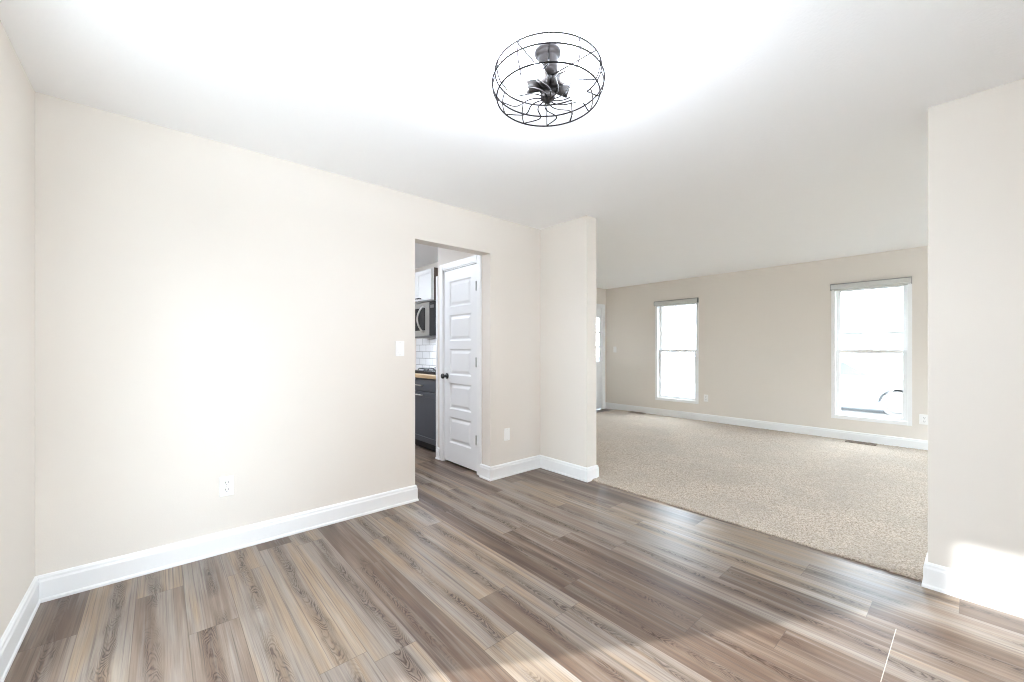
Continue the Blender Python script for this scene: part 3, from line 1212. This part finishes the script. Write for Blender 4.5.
# ------------------------------------------------------------------ switches, outlets, floor registers
def plate(name, label, cat, axis, pos, kind, w=0.071, h=0.117):
    """axis 'Y': on a wall facing -Y; axis 'X': on a wall facing -X"""
    root = tag(empty(name, pos), label, cat)
    px, py, pz = pos

    def B(mb, a, b, d0, d1, z0, z1, bev=0.0, seg=1):
        if axis == 'Y':
            mb.box((px + a, py - d0, pz + z0), (px + b, py - d1, pz + z1), bev, seg)
        else:
            mb.box((px - d0, py + a, pz + z0), (px - d1, py + b, pz + z1), bev, seg)
    m = MB()
    B(m, -w / 2, w / 2, 0.0, 0.0065, -h / 2, h / 2, 0.0025, 2)
    po = m.build('cover_plate', M['plate'], root)
    if kind == 'outlet':
        for z in (0.021, -0.021):
            r = MB()
            B(r, -0.0175, 0.0175, 0.006, 0.0082, z - 0.0155, z + 0.0155, 0.001)
            ro = r.build('receptacle', M['plate'], root)
            s = MB()
            B(s, -0.0085, -0.0055, 0.0078, 0.0088, z - 0.003, z + 0.008)
            B(s, 0.0055, 0.0085, 0.0078, 0.0088, z - 0.003, z + 0.008)
            B(s, -0.0025, 0.0025, 0.0078, 0.0088, z - 0.011, z - 0.006)
            s.build('slots', M['slot'], ro)
    elif kind == 'switch':
        r = MB()
        B(r, -0.0165, 0.0165, 0.006, 0.0095, -0.033, 0.033, 0.0015)
        r.build('rocker', M['plate'], root)
    for z in ((0.0,) if kind == 'outlet' else (0.048, -0.048)):
        s = MB()
        B(s, -0.0028, 0.0028, 0.0055, 0.0072, z - 0.0028, z + 0.0028, 0.0008)
        s.build('screw', M['nickel'], root)


plate('wall_outlet', 'white double outlet low on the long wall, well away from the kitchen opening', 'outlet', 'Y', (0.304, YW, 0.392), 'outlet')
plate('wall_outlet', 'white outlet low on the narrow wall piece between kitchen opening and stub wall', 'outlet', 'Y', (2.503, YW, 0.398), 'switch')
plate('light_switch', 'white rocker light switch beside the kitchen opening', 'switch', 'Y', (1.411, YW, 1.216), 'switch')
plate('light_switch', 'white light switch on the far wall beside the front door', 'switch', 'X', (XF, 4.769, 1.207), 'switch')
plate('wall_outlet', 'white outlet low on the far wall just past the window nearer the front door', 'outlet', 'X', (XF, 2.977, 0.395), 'outlet')
plate('wall_outlet', 'white outlet low on the far wall by the edge of the partition wall', 'outlet', 'X', (XF, 0.415, 0.372), 'outlet', 0.085, 0.12)


def register(x, y, label):
    root = tag(empty('floor_vent', (x, y, 0.012)), label, 'vent', 'floor registers under the living room windows')
    L, W = 0.30, 0.125
    f = MB()
    z0, z1 = 0.010, 0.0225
    f.box((x - W / 2, y - L / 2, z0), (x - W / 2 + 0.02, y + L / 2, z1), 0.002)
    f.box((x + W / 2 - 0.02, y - L / 2, z0), (x + W / 2, y + L / 2, z1), 0.002)
    f.box((x - W / 2 + 0.02, y - L / 2, z0), (x + W / 2 - 0.02, y - L / 2 + 0.02, z1), 0.002)
    f.box((x - W / 2 + 0.02, y + L / 2 - 0.02, z0), (x + W / 2 - 0.02, y + L / 2, z1), 0.002)
    f.build('vent_frame', M['vent'], root)
    s = MB()
    for k in range(14):
        yy = y - L / 2 + 0.03 + k * (L - 0.06) / 13
        s.box((x - W / 2 + 0.018, yy - 0.004, z0 + 0.002), (x + W / 2 - 0.018, yy + 0.004, z1 - 0.002))
    s.box((x - 0.004, y - L / 2 + 0.018, z0 + 0.001), (x + 0.004, y + L / 2 - 0.018, z1 - 0.001))
    s.build('louvers', M['vent'], root)


register(6.745, 0.975, 'brown metal floor register under the window nearer the partition wall')
register(6.79, 4.21, 'brown metal floor register near the front door corner of the carpet')


# ------------------------------------------------------------------ outside: ground, house over the road, parked car
mb = MB()
mb.box((-60, -60, -0.75), (90, 60, -0.45))
struct(mb.build('ground', M['lawn']), 'lawn around the house', 'ground')
mb = MB()
mb.box((11.5, -60, -0.45), (19.5, 60, -0.43))
struct(mb.build('ground_street', M['asphalt']), 'pale street in front of the house', 'street')


mb = MB()
mb.box((-7.0, -9.0, -0.45), (XL - 0.16, 9.0, -0.12))  # pale slab added to throw daylight up at the dining ceiling
mb.box((XL - 0.16, -9.0, -0.45), (1.9, YS - 0.2, -0.12))
mb.box((XL - 0.16, YS - 0.2, -0.45), (1.9, YB - 0.16, -0.12))
struct(mb.build('ground_bounce', M['concrete']), 'added pale concrete slab bouncing daylight onto the dining room ceiling', 'patio')


def house(cx, cy, label, h=2.8, wm='siding'):
    root = tag(empty('outside_house', (cx, cy, -0.45)), label, 'house')
    w, l = 8.0, 13.0
    b = MB()
    b.box((cx, cy - l / 2, -0.45), (cx + w, cy + l / 2, h - 0.45))
    b.prism([(cx, h - 0.45), (cx + w, h - 0.45), (cx + w / 2, h + 1.6)], 1, cy - l / 2, cy + l / 2)
    b.build('walls', M[wm], root)
    r = MB()
    r.prism([(cx - 0.5, h - 0.62), (cx + w / 2, h + 1.75), (cx + w + 0.5, h - 0.62), (cx + w + 0.5, h - 0.45), (cx + w / 2, h + 1.95), (cx - 0.5, h - 0.45)], 1, cy - l / 2 - 0.4, cy + l / 2 + 0.4)
    r.build('roof', M['roof'], root)
    for yy in (cy - 4.6, cy + 1.4, cy + 4.6):
        f = MB()
        f.box((cx - 0.06, yy - 0.65, 0.45), (cx + 0.02, yy + 0.65, 1.75))
        fo = f.build('window', M['vinyl'], root)
        g = MB()
        for k in (0, 1):
            g.box((cx - 0.075, yy - 0.56, 0.53 + k * 0.6), (cx - 0.05, yy + 0.56, 1.07 + k * 0.6))
        g.build('pane', M['glassblk'], fo)
    d = MB()
    d.box((cx - 0.06, cy - 1.9, -0.45), (cx + 0.02, cy - 0.9, 1.7), 0.01)
    d.build('door', M['roof'], root)


house(31, 5.5, 'pale house with grey roof seen faintly through the window nearer the partition wall')


house(-15.2, -8.9, 'added two-storey house blocking low sky at the patio door, out of view', 5.6, 'brick')  # unseen, added to dim sky light reaching the long wall
house(7.0, -15.5, 'added two-storey house blocking low sky past the living room end, out of view', 5.6, 'brick')  # unseen, added to shield the long wall's end from sky light
house(-6.2, -15.0, 'added two-storey house blocking low sky at the dining room window, out of view', 5.6, 'brick')  # unseen, added to block horizon sky outside the dining window


def car(cx, cy):
    root = tag(empty('car', (cx, cy, -0.43)), 'silver car parked on the street outside the window', 'car')
    z = -0.43
    hw = 0.87
    body = [(-2.2, 0.35), (-2.22, 0.62), (-2.0, 0.86), (-1.0, 0.95), (1.5, 0.98), (2.15, 0.92), (2.25, 0.6), (2.2, 0.32)]
    low = list(body)
    for c in (1.35, -1.35):
        arch = [(c + 0.36 * cos(t), 0.32 + 0.36 * sin(t)) for t in [pi * k / 10 for k in range(11)]]
        low += arch
    b = MB()
    b.prism([(cy + p[0], z + p[1]) for p in low], 0, cx - hw, cx + hw)
    b.build('body', M['carpaint'], root)
    cab = [(-1.05, 0.94), (-0.35, 1.38), (0.9, 1.42), (1.75, 0.97)]
    c = MB()
    c.prism([(cy + p[0], z + p[1]) for p in cab], 0, cx - hw + 0.12, cx + hw - 0.12)
    c.build('cabin', M['carpaint'], root)
    for s in (-1, 1):
        g = MB()
        x = cx + s * (hw - 0.115)
        g.prism([(cy - 0.8, z + 0.98), (cy - 0.28, z + 1.32), (cy + 0.25, z + 1.35), (cy + 0.25, z + 0.98)], 0, x - 0.01, x + 0.01)
        g.prism([(cy + 0.33, z + 0.98), (cy + 0.33, z + 1.35), (cy + 0.85, z + 1.35), (cy + 1.45, z + 0.99)], 0, x - 0.01, x + 0.01)
        g.build('side_window', M['carglass'], root)
        for c_ in (1.35, -1.35):
            w = MB()
            w.lathe([(0.0, 0), (0.2, 0.0), (0.21, 0.02), (0.30, 0.03), (0.315, 0.06), (0.315, 0.17), (0.29, 0.2), (0.0, 0.2)],
                    (cx + s * (hw + 0.02), cy + c_, z + 0.315), (-s, 0, 0), 28)
            w.build('wheel', M['tyre'], root, False)


car(14.2, 2.6)
